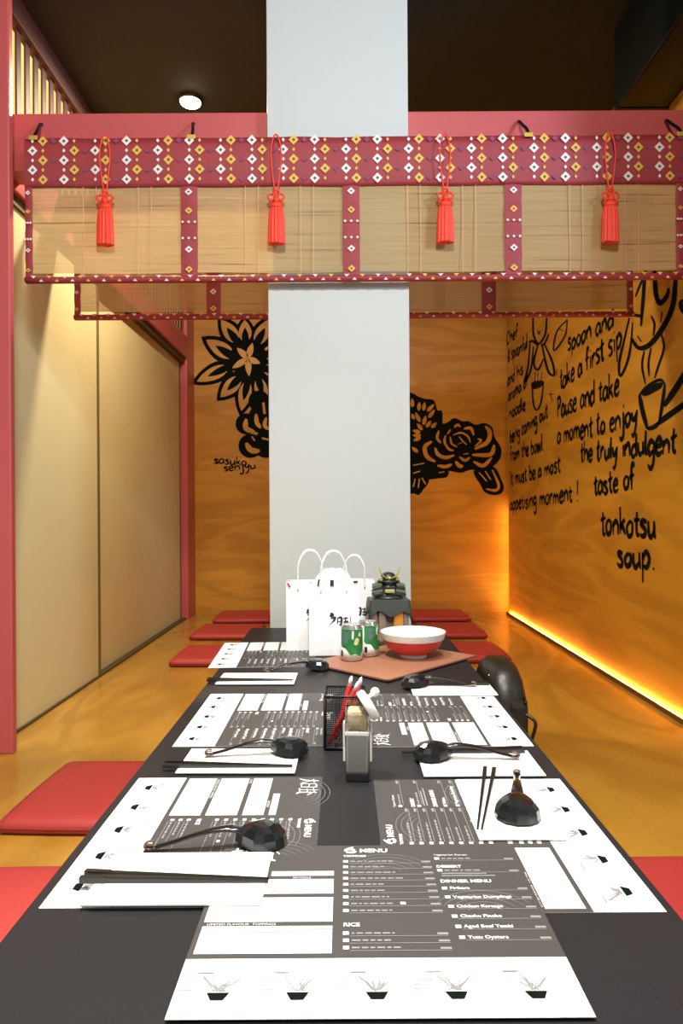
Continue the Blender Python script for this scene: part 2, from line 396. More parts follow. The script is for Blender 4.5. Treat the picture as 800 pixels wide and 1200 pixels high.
# pillar
PF = 2.785
px0, px1 = onY(315.5, 600, PF).x, onY(480.8, 600, PF).x
o = MB().cbox((px0, PF, 0), (px1, PF+.42, CEIL), 'pillar_white', .004).obj('pillar'); tag(o, 'broad white square pillar at the far end of the black table', 'pillar')
# duct and downlight on the ceiling
t = empty('air_duct', (1.40, 2.53+.5, CEIL), 0, 'black boxed air duct under the ceiling against the plywood wall', 'duct')
MB().cbox((-.115, -.5, -.38), (.118, .17, 0), 'duct_black', .01).obj('duct_body', t)
MB().box((-.118, .14, -.384), (.118, .174, 0), 'duct_black').obj('duct_flange', t)
lp = onZ(223, 121, CEIL-.02)
t = empty('ceiling_spotlight', (lp.x, lp.y, CEIL), 0, 'small glowing round downlight in the dark ceiling', 'light')
MB().lathe([(.066, -.002), (.066, -.010), (.060, -.016), (.057, -.016), (.055, -.010), (.055, -.002)], 'duct_black').obj('ring', t)
MB().lathe([(.0, -.034), (.03, -.032), (.052, -.022), (.0545, -.010)], 'lamp_glow').obj('bulb', t)
area('ceiling_spotlight_beam', (lp.x, lp.y, CEIL-.037), (lp.x, lp.y, 0), .10, 62, (1, .85, .62))
# LED strips: one in a trough along the foot of the right wall, one up the corner
t = empty('led_strip', (XR, 2.6, 0), 0, 'glowing amber light strip along the foot of the lettered wall', 'light strip')
MB().box((-.012, 0, .002), (-.004, 3.70, .010), 'led').obj('diode_line', t)
MB().box((-.030, 0, 0), (-.024, 3.70, .024), 'led_lip').obj('lip', t)
t = empty('led_strip', (XR, YB-.11, 0), 0, 'amber light strip standing upright in the plywood corner', 'light strip')
MB().box((.012, .002, .01), (.020, .008, 1.0), 'led_soft').obj('diode_line', t)
MB().box((.006, .0, .0), (.026, .003, 1.01), 'led_lip').obj('backing', t)

# ---------------------------------------------------------------- painting on the back wall (flat paint, a little proud)
LAY = [0]
FB = lambda dz: (lambda x, y: onY(x, y, YB-dz-LAY[0]*2e-5))
def crop(ox, oy, sc): return lambda p: (ox+p[0]/sc, oy+p[1]/sc)
B0, B1, B2, B3 = FB(.002), FB(.0035), FB(.005), FB(.0065)
black, tan, blk2 = MB(), MB(), MB()
C = crop(210, 370, 6)
def petal(base, tip, wd, shift=(0, 0)):
    LAY[0] += 1
    b, t_ = Vector(C(base))+Vector(shift), Vector(C(tip))+Vector(shift); wd /= 6
    almond(black, b-(t_-b)*.12, t_+(t_-b)*.05, wd*1.12, 'ink', B0)
    almond(tan, b+(t_-b)*.06, b+(t_-b)*.90, wd*.70, 'ply_back', B1)
    almond(blk2, b-(t_-b)*.05, b+(t_-b)*.62, wd*.38, 'ink', B2)
for sh in ((98, 8), (0, 0)):
    for base, tip, wd in (((400,300),(165,155),150), ((365,350),(95,475),130), ((440,420),(272,590),140), ((485,440),(430,695),130), ((420,200),(280,10),140),
                          ((465,200),(460,10),130), ((530,220),(650,0),140), ((550,420),(610,650),130), ((560,300),(790,180),140), ((570,360),(800,430),140)):
        petal(base, tip, wd, sh)
    disc(black, Vector(C((485,300)))+Vector(sh), 22, 23, 'ink', B1)
    for tip in ((405,225),(515,190),(570,335),(490,425),(370,370)):
        c_ = Vector(C((482,300)))+Vector(sh); almond(tan, c_, Vector(C(tip))+Vector(sh), 7.5, 'ply_back', B2)
def arcs(lst, Cf, sc, dx=0, dy=0, f=B2, mn='ply_back', mb=None):
    for pts, wd in lst: ribbon(mb or tan, [Vector(Cf(p))+Vector((dx, dy)) for p in pts], wd/sc, mn, f, taper=(.45, .45))
ROSE_L = [([(470,725),(468,790),(530,818)],36), ([(468,895),(505,945),(565,950)],40), ([(540,690),(545,750),(572,790)],30), ([(580,860),(630,872)],30), ([(612,715),(600,770),(630,800)],28), ([(590,610),(600,690)],40), ([(510,850),(530,880)],24), ([(640,900),(690,940),(740,900)],36), ([(690,760),(720,800),(700,850)],32)]
for dx, dy in ((96, 60), (0, 0)):
    for c_, r in (((470,760),75), ((500,915),85), ((610,905),95), ((600,720),115), ((690,830),110), ((560,600),75)):
        LAY[0] += 1; disc(black, Vector(C(c_))+Vector((dx, dy)), r/6, r/6, 'ink', B1)
    arcs(ROSE_L, C, 6, dx, dy, B3)
C2 = crop(475, 440, 6.154); LAY[0] = 0
blob = lambda pts, dx=0, dy=0, f=B1: LAY.__setitem__(0, LAY[0]+1) or poly(black, [Vector(C2(p))+Vector((dx, dy)) for p in pts], 'ink', f)
for dx in (-128, 0):
    blob([(225,350),(290,345),(350,308),(410,330),(455,330),(505,355),(570,343),(625,375),(640,440),(690,530),(675,610),(610,670),(560,690),(470,680),(400,702),(330,690),(250,682),(190,640),(140,600),(120,510),(160,440)], dx)
    arcs([([(190,475),(140,515),(155,585),(215,622)],30), ([(212,520),(235,570),(290,592),(352,575)],26), ([(240,398),(228,450),(255,488)],20), ([(288,430),(282,480),(312,530),(348,542)],18),
          ([(325,390),(302,422)],24), ([(350,375),(375,355),(395,372)],18), ([(420,385),(470,380),(492,432)],22), ([(322,440),(332,490),(372,515)],14), ([(342,430),(400,413),(450,440),(468,482)],13),
          ([(385,440),(412,472),(442,500)],11), ([(375,495),(412,482)],9), ([(575,365),(607,410),(590,480),(500,530)],32), ([(640,500),(612,570),(480,572)],30), ([(622,592),(560,650),(490,622)],27),
          ([(230,650),(290,657),(335,640)],25), ([(360,618),(388,652),(415,652)],28), ([(388,588),(430,612),(465,590)],22), ([(418,568),(455,562)],14), ([(520,458),(545,470),(500,512)],15)], C2, 6.154, dx)
blob([(490,690),(540,790),(570,840),(630,862),(690,850),(708,800),(685,740),(650,670),(590,650)])
arcs([([(530,700),(585,762)],20), ([(575,690),(615,752)],20), ([(625,680),(672,790),(650,828),(580,818)],20)], C2, 6.154)
blob([(0,640),(0,840),(60,850),(95,862),(130,820),(165,775),(175,740),(240,735),(300,730),(305,660),(200,620)])
arcs([([(55,805),(70,745)],20), ([(92,812),(100,745)],20), ([(118,738),(145,785)],20), ([(55,705),(105,690)],20), ([(55,648),(135,632)],20), ([(240,700),(280,695)],18)], C2, 6.154)
blob([(-60,120),(40,125),(90,150),(140,168),(205,180),(230,250),(262,255),(265,340),(225,390),(180,500),(150,640),(-60,640)])
for b_, t_ in (((50,230),(48,165)), ((95,255),(100,190)), ((130,255),(138,190)), ((155,260),(208,205)), ((165,305),(212,245)), ((128,360),(147,285)), ((105,338),(72,265)), ((122,395),(82,345)), ((148,375),(185,325)), ((185,378),(225,338)),
               ((108,412),(50,395)), ((112,432),(50,432)), ((112,446),(55,472)), ((62,318),(45,275)), ((90,555),(45,515)), ((30,420),(-40,380)), ((20,330),(-30,270)), ((10,250),(0,170))):
    almond(tan, C2(b_), C2(t_), 4.6, 'ply_back', B2)
sig = MB()
def TB(x, z): return Vector((x, YB-.002, z))
def wl_text(text, a, b, xh_px, sw):
    A, Bp = onY(*a, YB), onY(*b, YB); write(sig, text, (A.x, A.z), (Bp.x, Bp.z), xh_px*YB/800, sw, 'ink', TB)
wl_text('sasuko', (250.5, 542.5), (289, 546), 5.2, .015)
wl_text('senjyu', (262, 552), (300, 549), 5.2, .015)
for mb, nm in ((black, 'painted_flowers'), (tan, 'petal_reserves'), (blk2, 'petal_shading'), (sig, 'painted_signature')):
    mb.obj(nm, wall_back)

# ---------------------------------------------------------------- lettering and drawing on the right wall
let = MB()
def TR(y, z): return Vector((XR-.002, y, z))
def rt(text, a, b, xh_px, sw=.017, ink='ink', jit=.05):
    A, Bp = onX(*a, XR), onX(*b, XR); ym = (A.y+Bp.y)/2
    write(let, text, (A.y, A.z), (Bp.y, Bp.z), xh_px*ym/800, sw*1.32, ink, TR, jit)
rt('spoon and', (665, 411), (719, 382), 12.5, .018)
rt('take a first sip', (656, 456), (729, 406), 14, .020)
rt('Pause and take', (653, 489), (726, 462), 14, .020)
rt('a moment to enjoy', (653, 520), (747, 497), 13.5, .020)
rt('the truly indulgent', (680, 541), (793, 530), 14.5, .021)
rt('taste of', (696, 580), (744, 572), 14, .021)
rt('tonkotsu', (704, 625), (769, 630), 17, .023)
rt('soup.', (723, 662), (770, 668), 17, .023)
f = 'ink_faded'
rt('Chef', (593.5, 404), (607, 394), 7, .020, f); rt('& spoonful', (595, 424), (618, 408), 8, .020, f); rt('and his', (594.5, 452), (613, 437), 8, .020, f)
rt('aroma of', (595.5, 471), (619, 451), 8, .020, f); rt('noodle', (596.5, 491), (616, 479), 8, .021, f); rt('being coming out', (597.5, 519), (642, 489), 9, .021, f)
rt('from the bowl.', (597.5, 540), (638, 527), 9, .021, f); rt('It must be a most', (597.5, 569), (657, 552), 9.5, .021, f); rt('appetising morment !', (597.5, 597), (679, 586), 10, .021, f)
drw = MB(); FR = lambda x, y: onX(x, y, XR-.002)
D1 = crop(660, 320, 5.714)
for pts, wd in ([[(770,-60),(750,50),(735,200),(690,320),(620,430),(560,490),(500,500),(455,440)],30], [[(545,-60),(540,60),(530,200),(518,355)],20], [[(470,280),(525,290)],34], [[(480,160),(520,60),(560,-20)],12],
                [[(605,-60),(612,60),(620,150),(645,205),(690,155),(705,100)],26], [[(640,180),(650,205)],40], [[(440,300),(405,450),(372,600),(380,690),(425,600),(450,480),(462,330)],14], [[(585,285),(608,340),(600,420)],13],
                [[(495,420),(520,460)],12], [[(660,255),(650,330)],10], [[(540,520),(525,620),(548,745)],12], [[(585,500),(568,600),(572,690)],12], [[(655,410),(672,500),(635,620),(608,705)],13],
                [[(508,815),(530,930),(562,1045)],26], [[(562,1045),(605,1030),(640,1000)],26], [[(640,1000),(662,870),(678,740)],20], [[(508,815),(560,760),(640,715),(678,740)],18],
                [[(672,890),(740,790),(810,680),(900,540)],36], [[(630,1010),(700,955),(800,885),(920,800)],34], [[(780,190),(800,250),(860,300)],30], [[(780,190),(850,170)],26]):
    ribbon(drw, [D1(p) for p in pts], wd*1.15/5.714, 'ink', FR, taper=(.6, .5))
poly(drw, [D1(p) for p in ((520,812),(560,770),(620,738),(665,735),(650,770),(600,800),(555,822))], 'ink', FR)
D2 = crop(580, 360, 4.8)
for pts, wd in ([[(215,20),(212,100),(218,165),(245,205),(280,155),(288,80),(290,20)],11], [[(240,130),(245,150),(255,130)],7], [[(242,205),(216,310),(240,352),(272,290)],12], [[(262,205),(285,320),(305,372),(332,378),(318,300),(272,200)],13],
                [[(195,205),(185,330),(163,425),(200,350),(215,220)],11], [[(190,200),(210,190),(240,215)],14], [[(270,215),(290,180),(300,150)],10], [[(205,425),(215,545),(235,578),(258,530),(272,418)],10],
                [[(225,365),(222,415)],5], [[(242,365),(238,415)],5], [[(262,365),(256,415)],5], [[(405,70),(345,140),(330,245),(392,160),(405,70)],9], [[(355,120),(385,135)],7], [[(310,480),(320,530)],6], [[(300,492),(330,488)],6], [[(345,345),(345,380)],5]):
    ribbon(drw, [D2(p) for p in pts], wd/4.8, 'ink_faded', FR, taper=(.7, .6))
poly(drw, [D2(p) for p in ((205,430),(225,415),(268,415),(262,445),(212,462))], 'ink_faded', FR)
let.obj('painted_lettering', wall_right); drw.obj('painted_drawing', wall_right)

# ================================================================== BLINDS
def diamond(mb, x, z, hw, hh, mn, y, core=None):
    if core:
        vs = [(x-hw,y,z),(x,y,z-hh),(x+hw,y,z),(x,y,z+hh)]; k = .36
        vi = [(x-hw*k,y,z),(x,y,z-hh*k),(x+hw*k,y,z),(x,y,z+hh*k)]
        mb.add(vs+vi, [(0,1,5,4),(1,2,6,5),(2,3,7,6),(3,0,4,7)], mn); mb.add(vi, [(0,1,2,3)], core)
    else: mb.add([(x-hw,y,z),(x,y,z-hh),(x+hw,y,z),(x,y,z+hh)], [(0,1,2,3)], mn)
def make_blind(loc, W, label, H=.577, BH=.192):
    """hangs from its top edge at local z=0; faces -y"""
    t = empty('bamboo_blind', loc, 0, label, 'blind', 'bamboo blinds round the pillar')
    p = W/21.1                                                     # pattern pitch
    # reeds with a slight sag between the binding strips
    rp = MB(); nx = 60
    vs, fs = [], []
    for j in range(9):
        for i in range(nx+1):
            u = i/nx; vs.append((W*u, .006*math.sin(u*PI*8+j*.5)*j/8 - .002, -BH+.01-(H-BH-.03)*j/8))
    for j in range(8):
        for i in range(nx): a = j*(nx+1)+i; fs.append((a, a+nx+1, a+nx+2, a+1))
    rp.add(vs, fs, 'reed', True); rp.obj('reed_panel', t)
    for k in range(4):
        for d in (.36, .44, .70, .78):
            x = W*(k+d)/4*.985; MB().box((x-.0010, -.0105, -H+.03), (x+.0010, -.0085, -BH), 'reed_thread').obj('binding_thread', t)
    # patterned top band: a shallow folded strip of brocade
    vb = MB(); vs, fs = [], []; prof = [(.012, .002), (-.012, .002), (-.018, -.03), (-.018, -BH+.012), (-.010, -BH), (.010, -BH)]
    for i in range(41):
        for q, (y, z) in enumerate(prof): vs.append((W*i/40, y+.002*math.sin(i*1.7+q), z+.0015*math.sin(i*.9)))
    for i in range(40):
        for q in range(5): a = i*6+q; fs.append((a, a+6, a+7, a+1))
    vb.add(vs, fs, 'brocade', True); band = vb.obj('top_band', t)
    pt = MB(); y = -.0225; cols = int(W/p)+1; dz = BH/5.0
    for c in range(cols):
        for kind, off in (('thread_white', .30), ('thread_gold', .63), ('thread_purple', .97)):
            x = p*(c+off)
            if x > W-.015: continue
            ph = (c + (0 if kind == 'thread_white' else 1)) % 2
            for r in range(5):
                z = -.010-dz*r*1.0-.004
                big = (r % 2) == (1-ph)
                if z < -BH+.012: continue
                if kind == 'thread_purple': diamond(pt, x, z, .012, .012, kind, y, 'brocade') if big else None
                elif big: diamond(pt, x, z, .020, .0205, kind, y, 'thread_green')
                else: diamond(pt, x, z, .0065, .0085, kind, y)
            if not ph: pass
    pt.obj('diamond_pattern', band)['kind'] = 'stuff'
    # vertical binding strips
    strips = [(0, .03)] + [(W*k/4*.985-.034+.008, W*k/4*.985+.034+.008) for k in (1, 2, 3)] + [(W-.03, W)]
    for a, b in strips:
        sb = MB(); vs = []; n = 14
        for i in range(n+1):
            z = -BH - (H-BH-.02)*i/n; yy = -.012 - .003*math.sin(i*1.9)
            vs += [(a, yy+.004, z), ((a+b)/2, yy, z), (b, yy+.004, z)]
        fs = []
        for i in range(n): k = i*3; fs += [(k, k+3, k+4, k+1), (k+1, k+4, k+5, k+2)]
        sb.add(vs, fs, 'brocade', True); s_ = sb.obj('binding_strip', t)
        q = MB(); x = (a+b)/2; hw = min(.016, (b-a)*.34)
        for i, z in enumerate((-BH-.025, -BH-.10, -BH-.20-.055, -BH-.335)):
            diamond(q, x, z, hw, hw*.9, 'thread_gold' if i % 2 else 'thread_white', -.0175, 'thread_green')
        for z in (-BH-.145, -BH-.155-.055):
            for k in (-1, 0, 1): diamond(q, x+k*(b-a)*.36, z, .006, .006, 'thread_white', -.0175)
        q.obj('diamond_pattern', s_)['kind'] = 'stuff'
    # bottom binding rolled over the last reed
    bb = MB(); bb.tube([(W*i/30, -.004, -H+.014) for i in range(31)], .0175, 'brocade', 10, flat=.75); bo = bb.obj('bottom_binding', t)
    q = MB()
    for c in range(int(W/p*2)+1):
        x = p*(.30+c*.5)
        if x > W-.02: break
        mn = ('thread_white', 'thread_gold')[(c//1) % 2]; yy = -.0215
        q.add([(x-.011, yy, -H+.0265), (x+.011, yy, -H+.0265), (x, yy-.0005, -H+.0155)], [(0, 2, 1)], mn)
        x2 = x+p*.25; q.add([(x2-.009, yy, -H+.003), (x2+.009, yy, -H+.003), (x2, yy-.0005, -H+.013)], [(0, 1, 2)], 'thread_gold' if c % 2 else 'thread_white')
    q.obj('triangle_pattern', bo)['kind'] = 'stuff'
    return t
FBY = 2.745
bl0 = onY(30, 165, FBY); bl1 = onY(798.5, 163, FBY)
ZT = bl0.z
make_blind((bl0.x, FBY, ZT), bl1.x-bl0.x, 'long bamboo blind with diamond brocade border and tassels before the pillar')
RBY = 3.25
r0 = onY(88, 376, RBY); r1 = onY(741, 375, RBY)
make_blind((r0.x, RBY, r0.z+.577), r1.x-r0.x, 'rear bamboo blind hanging behind the white pillar')
# hooks
for hx, hl in ((41, 'nearest the thick red post'), (224.5, 'between the two door-side tassels'), (616.5, 'between the two tassels on the lettered wall side'), (794, 'nearest the lettered wall')):
    p_ = onY(hx, 160, FBY)
    h = MB(); h.tube(catmull([(-.008, BY-FBY+.01, .112), (-.010, .070, .100), (-.004, .040, .068), (.003, .008, .035), (.004, -.014, .006), (.004, -.020, -.010)], 5), [.0065]*26, 'hook_black', 8)
    t = empty('blind_hook', (p_.x, FBY, ZT+.005), 0, 'black hook on the red beam ' + hl, 'hook', 'blind hooks')
    h.obj('hook_arm', t)
    MB().cbox((-.014, -.026, -.014), (.020, -.021, .003), 'gold_tab', .002).obj('gold_tab', t)
# tassels
TL = ('nearest the sliding doors', 'over the door-side edge of the pillar', 'just past the pillar towards the lettered wall', 'nearest the lettered wall')
def make_tassel(loc, i):
    t = empty('tassel', loc, 0, 'red knotted tassel on the front blind, ' + TL[i], 'tassel', 'red tassels on the front blind')
    Lc = .24+random.uniform(-.004, .004)
    c = MB(); wq = .020
    c.tube(catmull([(-.004, 0, -Lc), (-wq*.8, -.002, -Lc*.6), (-wq, -.002, -Lc*.3), (-.010, .0, -.012), (0, 0, 0), (.010, .0, -.012), (wq, -.002, -Lc*.3), (wq*.8, -.002, -Lc*.6), (.004, 0, -Lc)], 5), .0032, 'tassel_red', 7); c.obj('cord', t)
    k = MB(); z0 = -Lc-.03
    for a in (0, 72, 144, 216, 288):
        q = math.radians(a+90); cx, cz = .020*math.cos(q), .022*math.sin(q)+z0+.012
        ring = [(cx+.0125*math.cos(2*PI*j/12), -.004+.004*math.cos(j+a), cz+.0125*math.sin(2*PI*j/12)) for j in range(12)]
        k.tube(ring, .0042, 'tassel_red', 6, closed=True)
    k.ball((0, -.004, z0+.008), .014, 'tassel_red', nu=10, nv=7); k.obj('flower_knot', t)
    b = MB(); b.lathe([(.012, z0+.0), (.024, z0-.006), (.027, z0-.018), (.023, z0-.024)], 'tassel_red', 16, sy=.7); b.obj('collar', t)
    n = 30; vs, fs = [], []
    for j, (r, z) in enumerate(((.024, z0-.022), (.030, z0-.05), (.032, z0-.10), (.034, z0-.165))):
        for i_ in range(n): rr = r*(1+.06*(-1)**i_); vs.append((rr*math.cos(2*PI*i_/n), .6*rr*math.sin(2*PI*i_/n), z+(random.uniform(-.003, .003) if j == 3 else 0)))
    for j in range(3):
        for i_ in range(n): fs.append((j*n+i_, j*n+(i_+1) % n, (j+1)*n+(i_+1) % n, (j+1)*n+i_))
    fs.append(tuple(range(3*n, 4*n)))
    m = MB(); m.add(vs, fs, 'tassel_red', False); m.obj('fringe', t)
for i, tx in enumerate((124, 323.5, 520.5, 713)):
    p_ = onY(tx, 166, FBY-.03); make_tassel((p_.x, FBY-.042, ZT-.004), i)

# ================================================================== TABLE
TZ = .48; TX0, TX1, TY0, TY1 = -.381, .386, .42, PF-.004
def make_table(y0, y1, label):
    t = empty('low_table', ((TX0+TX1)/2, (y0+y1)/2, 0), 0, label, 'table', 'low black tables'); hw, hl = (TX1-TX0)/2, (y1-y0)/2
    MB().cbox((-hw, -hl, TZ-.045), (hw, hl, TZ), 'table_black', .003).obj('table_top', t)
    MB().box((-hw+.07, -hl+.12, TZ-.11), (hw-.07, hl-.12, TZ-.045), 'table_black').obj('apron', t)
    for sx in (-1, 1):
        for sy in (-1, 1):
            cx, cy = sx*(hw-.11), sy*(hl-.16); MB().cbox((cx-.03, cy-.03, 0), (cx+.03, cy+.03, TZ-.045), 'table_black', .003).obj('leg', t)
make_table(TY0, TY1, 'long low black table laid with paper menus and ramen spoons')
make_table(4.05, 6.05, 'low black table hidden behind the white pillar among the rear cushions')

# cushions
def cushion_mesh():
    sx, sy, h, n = .26, .255, .052, 18; vs, fs = [], []
    def P(u, v, top):
        a = max(abs(u), abs(v)); e = max(0, 1-a**6)
        x, y = sx*u*(1-.03*v*v), sy*v*(1-.03*u*u)
        z = h*.5 + (1 if top else -1)*h*.5*(.46+.54*e**.5) if a < 1 else h*.5+(1 if top else -1)*h*.5*.30
        if not top: z = max(0, h*.5 - h*.5*(.75+.25*e)) if a < 1 else h*.16
        return (x, y, z)
    mb = MB()
    for top in (True, False):
        g = [[P(-1+2*i/n, -1+2*j/n, top) for i in range(n+1)] for j in range(n+1)]
        vs = [p for r in g for p in r]; fs = []
        for j in range(n):
            for i in range(n): a = j*(n+1)+i; q = (a, a+1, a+n+2, a+n+1); fs.append(q if top else q[::-1])
        mb.add(vs, fs, 'cushion_red', True)
    ring = lambda k, z: [P(x, y, True)[:2]+(z,) for x, y in ([(-1+2*i/n, -1) for i in range(n)]+[(1, -1+2*i/n) for i in range(n)]+[(1-2*i/n, 1) for i in range(n)]+[(-1, 1-2*i/n) for i in range(n)])]
    a, b = ring(0, h*.16), ring(0, h*.65); m = len(a)
    mb.add(a+b, [(i, (i+1) % m, m+(i+1) % m, m+i) for i in range(m)], 'cushion_red', True)
    sm = MB(); sm.tube([Vector((p[0]*1.004, p[1]*1.004, h*.42)) for p in a], .0035, 'cushion_seam', 6, closed=True)
    return mb.mesh('cover'), sm.mesh('seam')
cm, cs = cushion_mesh()
def cushion(x, y, rz, label, group=None):
    t = empty('floor_cushion', (x, y, 0), math.radians(rz), label, 'cushion', group)
    for me, nm in ((cm, 'cover'), (cs, 'seam')):
        c = bpy.data.objects.new(nm, me); COL.objects.link(c); c.parent = t
cushion(-.775, 2.26, -1, 'square red floor cushion on the plywood floor beside the front red post', 'red floor cushions')
cushion(-.745, 1.52, 0, 'square red floor cushion under the table edge farthest from the pillar, door side', 'red floor cushions')
cushion(.745, 1.55, 1.5, 'square red floor cushion at the table edge on the side of the lettered wall', 'red floor cushions')
for (x, y, rz, l) in ((-.83, 4.45, 0, 'dark red floor cushion, frontmost of three along the sliding doors'), (-.90, 5.32, -1, 'dark red floor cushion, middle one of three along the sliding doors'), (-.88, 6.08, 1, 'dark red floor cushion against the back wall on the sliding door side'),
                      (.78, 4.50, 1, 'dark red floor cushion, frontmost of three on the lettered wall side'), (.81, 5.32, -1, 'dark red floor cushion, middle one of three on the lettered wall side'), (.83, 6.09, 0, 'dark red floor cushion against the back wall on the lettered wall side')):
    cushion(x, y, rz, l, 'red floor cushions')

# ================================================================== MENUS
ML, MS = .397, .325
def font_mesh(mb, text, x, y, size, mn, z, bold=0):
    c = bpy.data.curves.new('t', 'FONT'); c.body = text; c.size = size; c.resolution_u = 2; c.offset = bold
    ob = bpy.data.objects.new('t', c); COL.objects.link(ob); bpy.context.view_layer.update()
    me = ob.to_mesh()
    mb.add([(v.co.x+x, v.co.y+y, z) for v in me.vertices], [tuple(p.vertices) for p in me.polygons], mn)
    ob.to_mesh_clear(); bpy.data.objects.remove(ob); bpy.data.curves.remove(c)
def menu_meshes():
    R = random.Random(3)
    sh = MB(); n = 12; vs, fs = [], []
    sh.box((0, 0, 0), (ML, MS, .0006), 'paper_white')
    bk = MB(); SB = .085
    bk.quad((.0, SB, .0009), (ML, SB, .0009), (ML, MS, .0009), (0, MS, .0009), 'paper_black')
    # faint bowl-ring ornament printed in the black
    for (cx, cy) in ((.33, .16), (.07, .29), (.22, .25)):
        for k in range(5):
            r = .022+.010*k; pts = [(cx+r*math.cos(a*PI/14), cy+r*.8*math.sin(a*PI/14)) for a in range(2, 13)]
            ribbon(bk, pts, .0009, 'paper_line', lambda x, y: (x, y, .0011), per=2)
    wp = MB(); z = .0013; q = lambda x0, y0, x1, y1, m='print_white': wp.quad((x0, y0, z), (x1, y0, z), (x1, y1, z), (x0, y1, z), m)
    # left column: white fill-in boxes
    q(.006, .092, .152, .140); q(.006, .148, .152, .197); q(.006, .205, .152, .238); q(.072, .246, .152, .257)
    for yy in (.128, .1335): wp.quad((.006, yy, z+.0003), (.152, yy, z+.0003), (.152, yy+.0009, z+.0003), (.006, yy+.0009, z+.0003), 'paper_line')
    font_mesh(wp, 'LIMITED FLAVOUR  TOPPINGS', .010, .1418, .0058, 'print_white', z)
    font_mesh(wp, 'RAMEN', .010, .1990, .0056, 'print_white', z); font_mesh(wp, 'NOODLE', .10, .2397, .0056, 'print_white', z)
    # brushed logo at the top of the left column
    for pts, wd in (([(.020,.300),(.050,.303)],.005), ([(.034,.312),(.030,.285),(.018,.270)],.006), ([(.034,.295),(.052,.275)],.005), ([(.060,.308),(.058,.272)],.006), ([(.060,.306),(.086,.307),(.085,.275)],.005), ([(.062,.292),(.084,.292)],.004), ([(.060,.276),(.088,.276)],.005),
                    ([(.095,.302),(.125,.305)],.005), ([(.110,.312),(.108,.272)],.006), ([(.098,.288),(.122,.290)],.005), ([(.095,.272),(.126,.274)],.005), ([(.130,.310),(.128,.275),(.140,.268)],.006), ([(.136,.300),(.148,.290)],.005)):
        ribbon(wp, [(.010+(p_[0]-.018)*.52, .284+(p_[1]-.268)*.80) for p_ in pts], wd*.66, 'print_white', lambda x, y: (x, y, z), per=3)
    # middle column: MENU heading and priced lines
    T = .305; X0 = .164
    for pts, wd in (([(.166,T+.004),(.172,T+.010),(.180,T+.006)],.006), ([(.168,T+.001),(.176,T),(.182,T+.003)],.005), ([(.172,T+.012),(.178,T+.015)],.004)): ribbon(wp, pts, wd, 'print_white', lambda x, y: (x, y, z), per=3)
    font_mesh(wp, 'MENU', X0+.022, T, .0140, 'print_white', z, .0004)
    font_mesh(wp, 'TOPPINGS', X0, T-.012, .0066, 'print_white', z, .0002)
    def line(x, y, x1, box=True, name=None):
        if box: q(x, y-.0006, x+.0065, y+.0052)
        xx = x+.0095
        if name: font_mesh(wp, name, xx, y, .0080, 'print_white', z, .0002)
        else:
            while xx < x+.062+R.uniform(-.02, .012):
                l = R.uniform(.003, .010); q(xx, y+.0008, xx+l, y+.0036, 'print_grey'); xx += l+.0022
        q(x+.007, y-.0032, x1, y-.0024, 'print_grey'); q(x1-.012, y-.001, x1, y+.0026, 'print_grey')
    y = T-.026
    for k in range(9): line(X0, y-.0140*k, X0+.116)
    q(X0+.068, y-.0140*7, X0+.0745, y-.0140*7+.005)
    yr = T-.166
    font_mesh(wp, 'RICE', X0, yr, .0092, 'print_white', z, .0003)
    for k in range(3): line(X0, yr-.0150-.0125*k, X0+.116)
    # right column
    X1 = .286; E = .391
    font_mesh(wp, 'Vegetarian Ramen', X1, T-.010, .0062, 'print_white', z); line(X1, T-.020, E)
    font_mesh(wp, 'DESSERT', X1, T-.041, .0084, 'print_white', z, .0003)
    line(X1, T-.050, E); q(X1+.004, T-.057, X1+.062, T-.0548, 'print_grey'); q(X1+.004, T-.062, X1+.072, T-.0598, 'print_grey')
    font_mesh(wp, 'DINNER MENU', X1, T-.077, .0096, 'print_white', z, .0003)
    for k, nm in enumerate(('Pirikara', 'Vegetarian Dumplings', 'Chicken Karaage', 'Chashu Pincho', 'Aged Beef Tataki', 'Yuzu Oysters')): line(X1+.001*k, T-.092-.0195*k, E, True, nm)
    # ramen bowls drawn on the white strip
    for k in range(5):
        cx = .043+.077*k; cy = .028; zz = .0013
        wp.add([(cx-.011, cy+.006, zz), (cx+.011, cy+.006, zz), (cx+.006, cy-.004, zz), (cx-.006, cy-.004, zz)], [(3, 2, 1, 0)], 'ink')
        for j in range(13):
            a = R.uniform(.4, 2.7); r = R.uniform(.006, .026); ribbon(wp, [(cx+R.uniform(-.008, .008), cy+.008), (cx+r*math.cos(a)*.6, cy+.006+r*.6), (cx+r*math.cos(a), cy+.006+r)], .0010, 'print_grey', lambda x, y: (x, y, zz), per=3)
        for j in range(3): wp.quad((cx-.040, cy+.022-.006*j, zz), (cx-.018-.003*j, cy+.022-.006*j, zz), (cx-.018-.003*j, cy+.0228-.006*j, zz), (cx-.040, cy+.0228-.006*j, zz), 'print_grey')
        wp.quad((cx-.026, .062, zz), (cx-.010, .062, zz), (cx-.010, .0638, zz), (cx-.026, .0638, zz), 'print_grey')
    return sh.mesh('sheet'), bk.mesh('black_print'), wp.mesh('white_print')
mm = menu_meshes()
def menu(x, y, rz, z, label, tilt=0):
    t = empty('paper_menu', (x, y, z), 0, label, 'menu', 'paper menus on the table', rot=(tilt, 0, math.radians(rz)))
    for me, nm in zip(mm, ('sheet', 'black_print', 'white_print')):
        c = bpy.data.objects.new(nm, me); COL.objects.link(c); c.parent = t
    return t
Z0 = TZ+.0004
menu(-.168, .628, 0, Z0+.0030, 'black and white paper menu at the head of the table, lapping over two others')
menu(-.366, 1.209, -90, Z0, 'paper menu on the door side, touching the head menu, spoon lying across it')
menu(-.348, 1.768, -90, Z0, 'paper menu on the door side beside the wire pen holder')
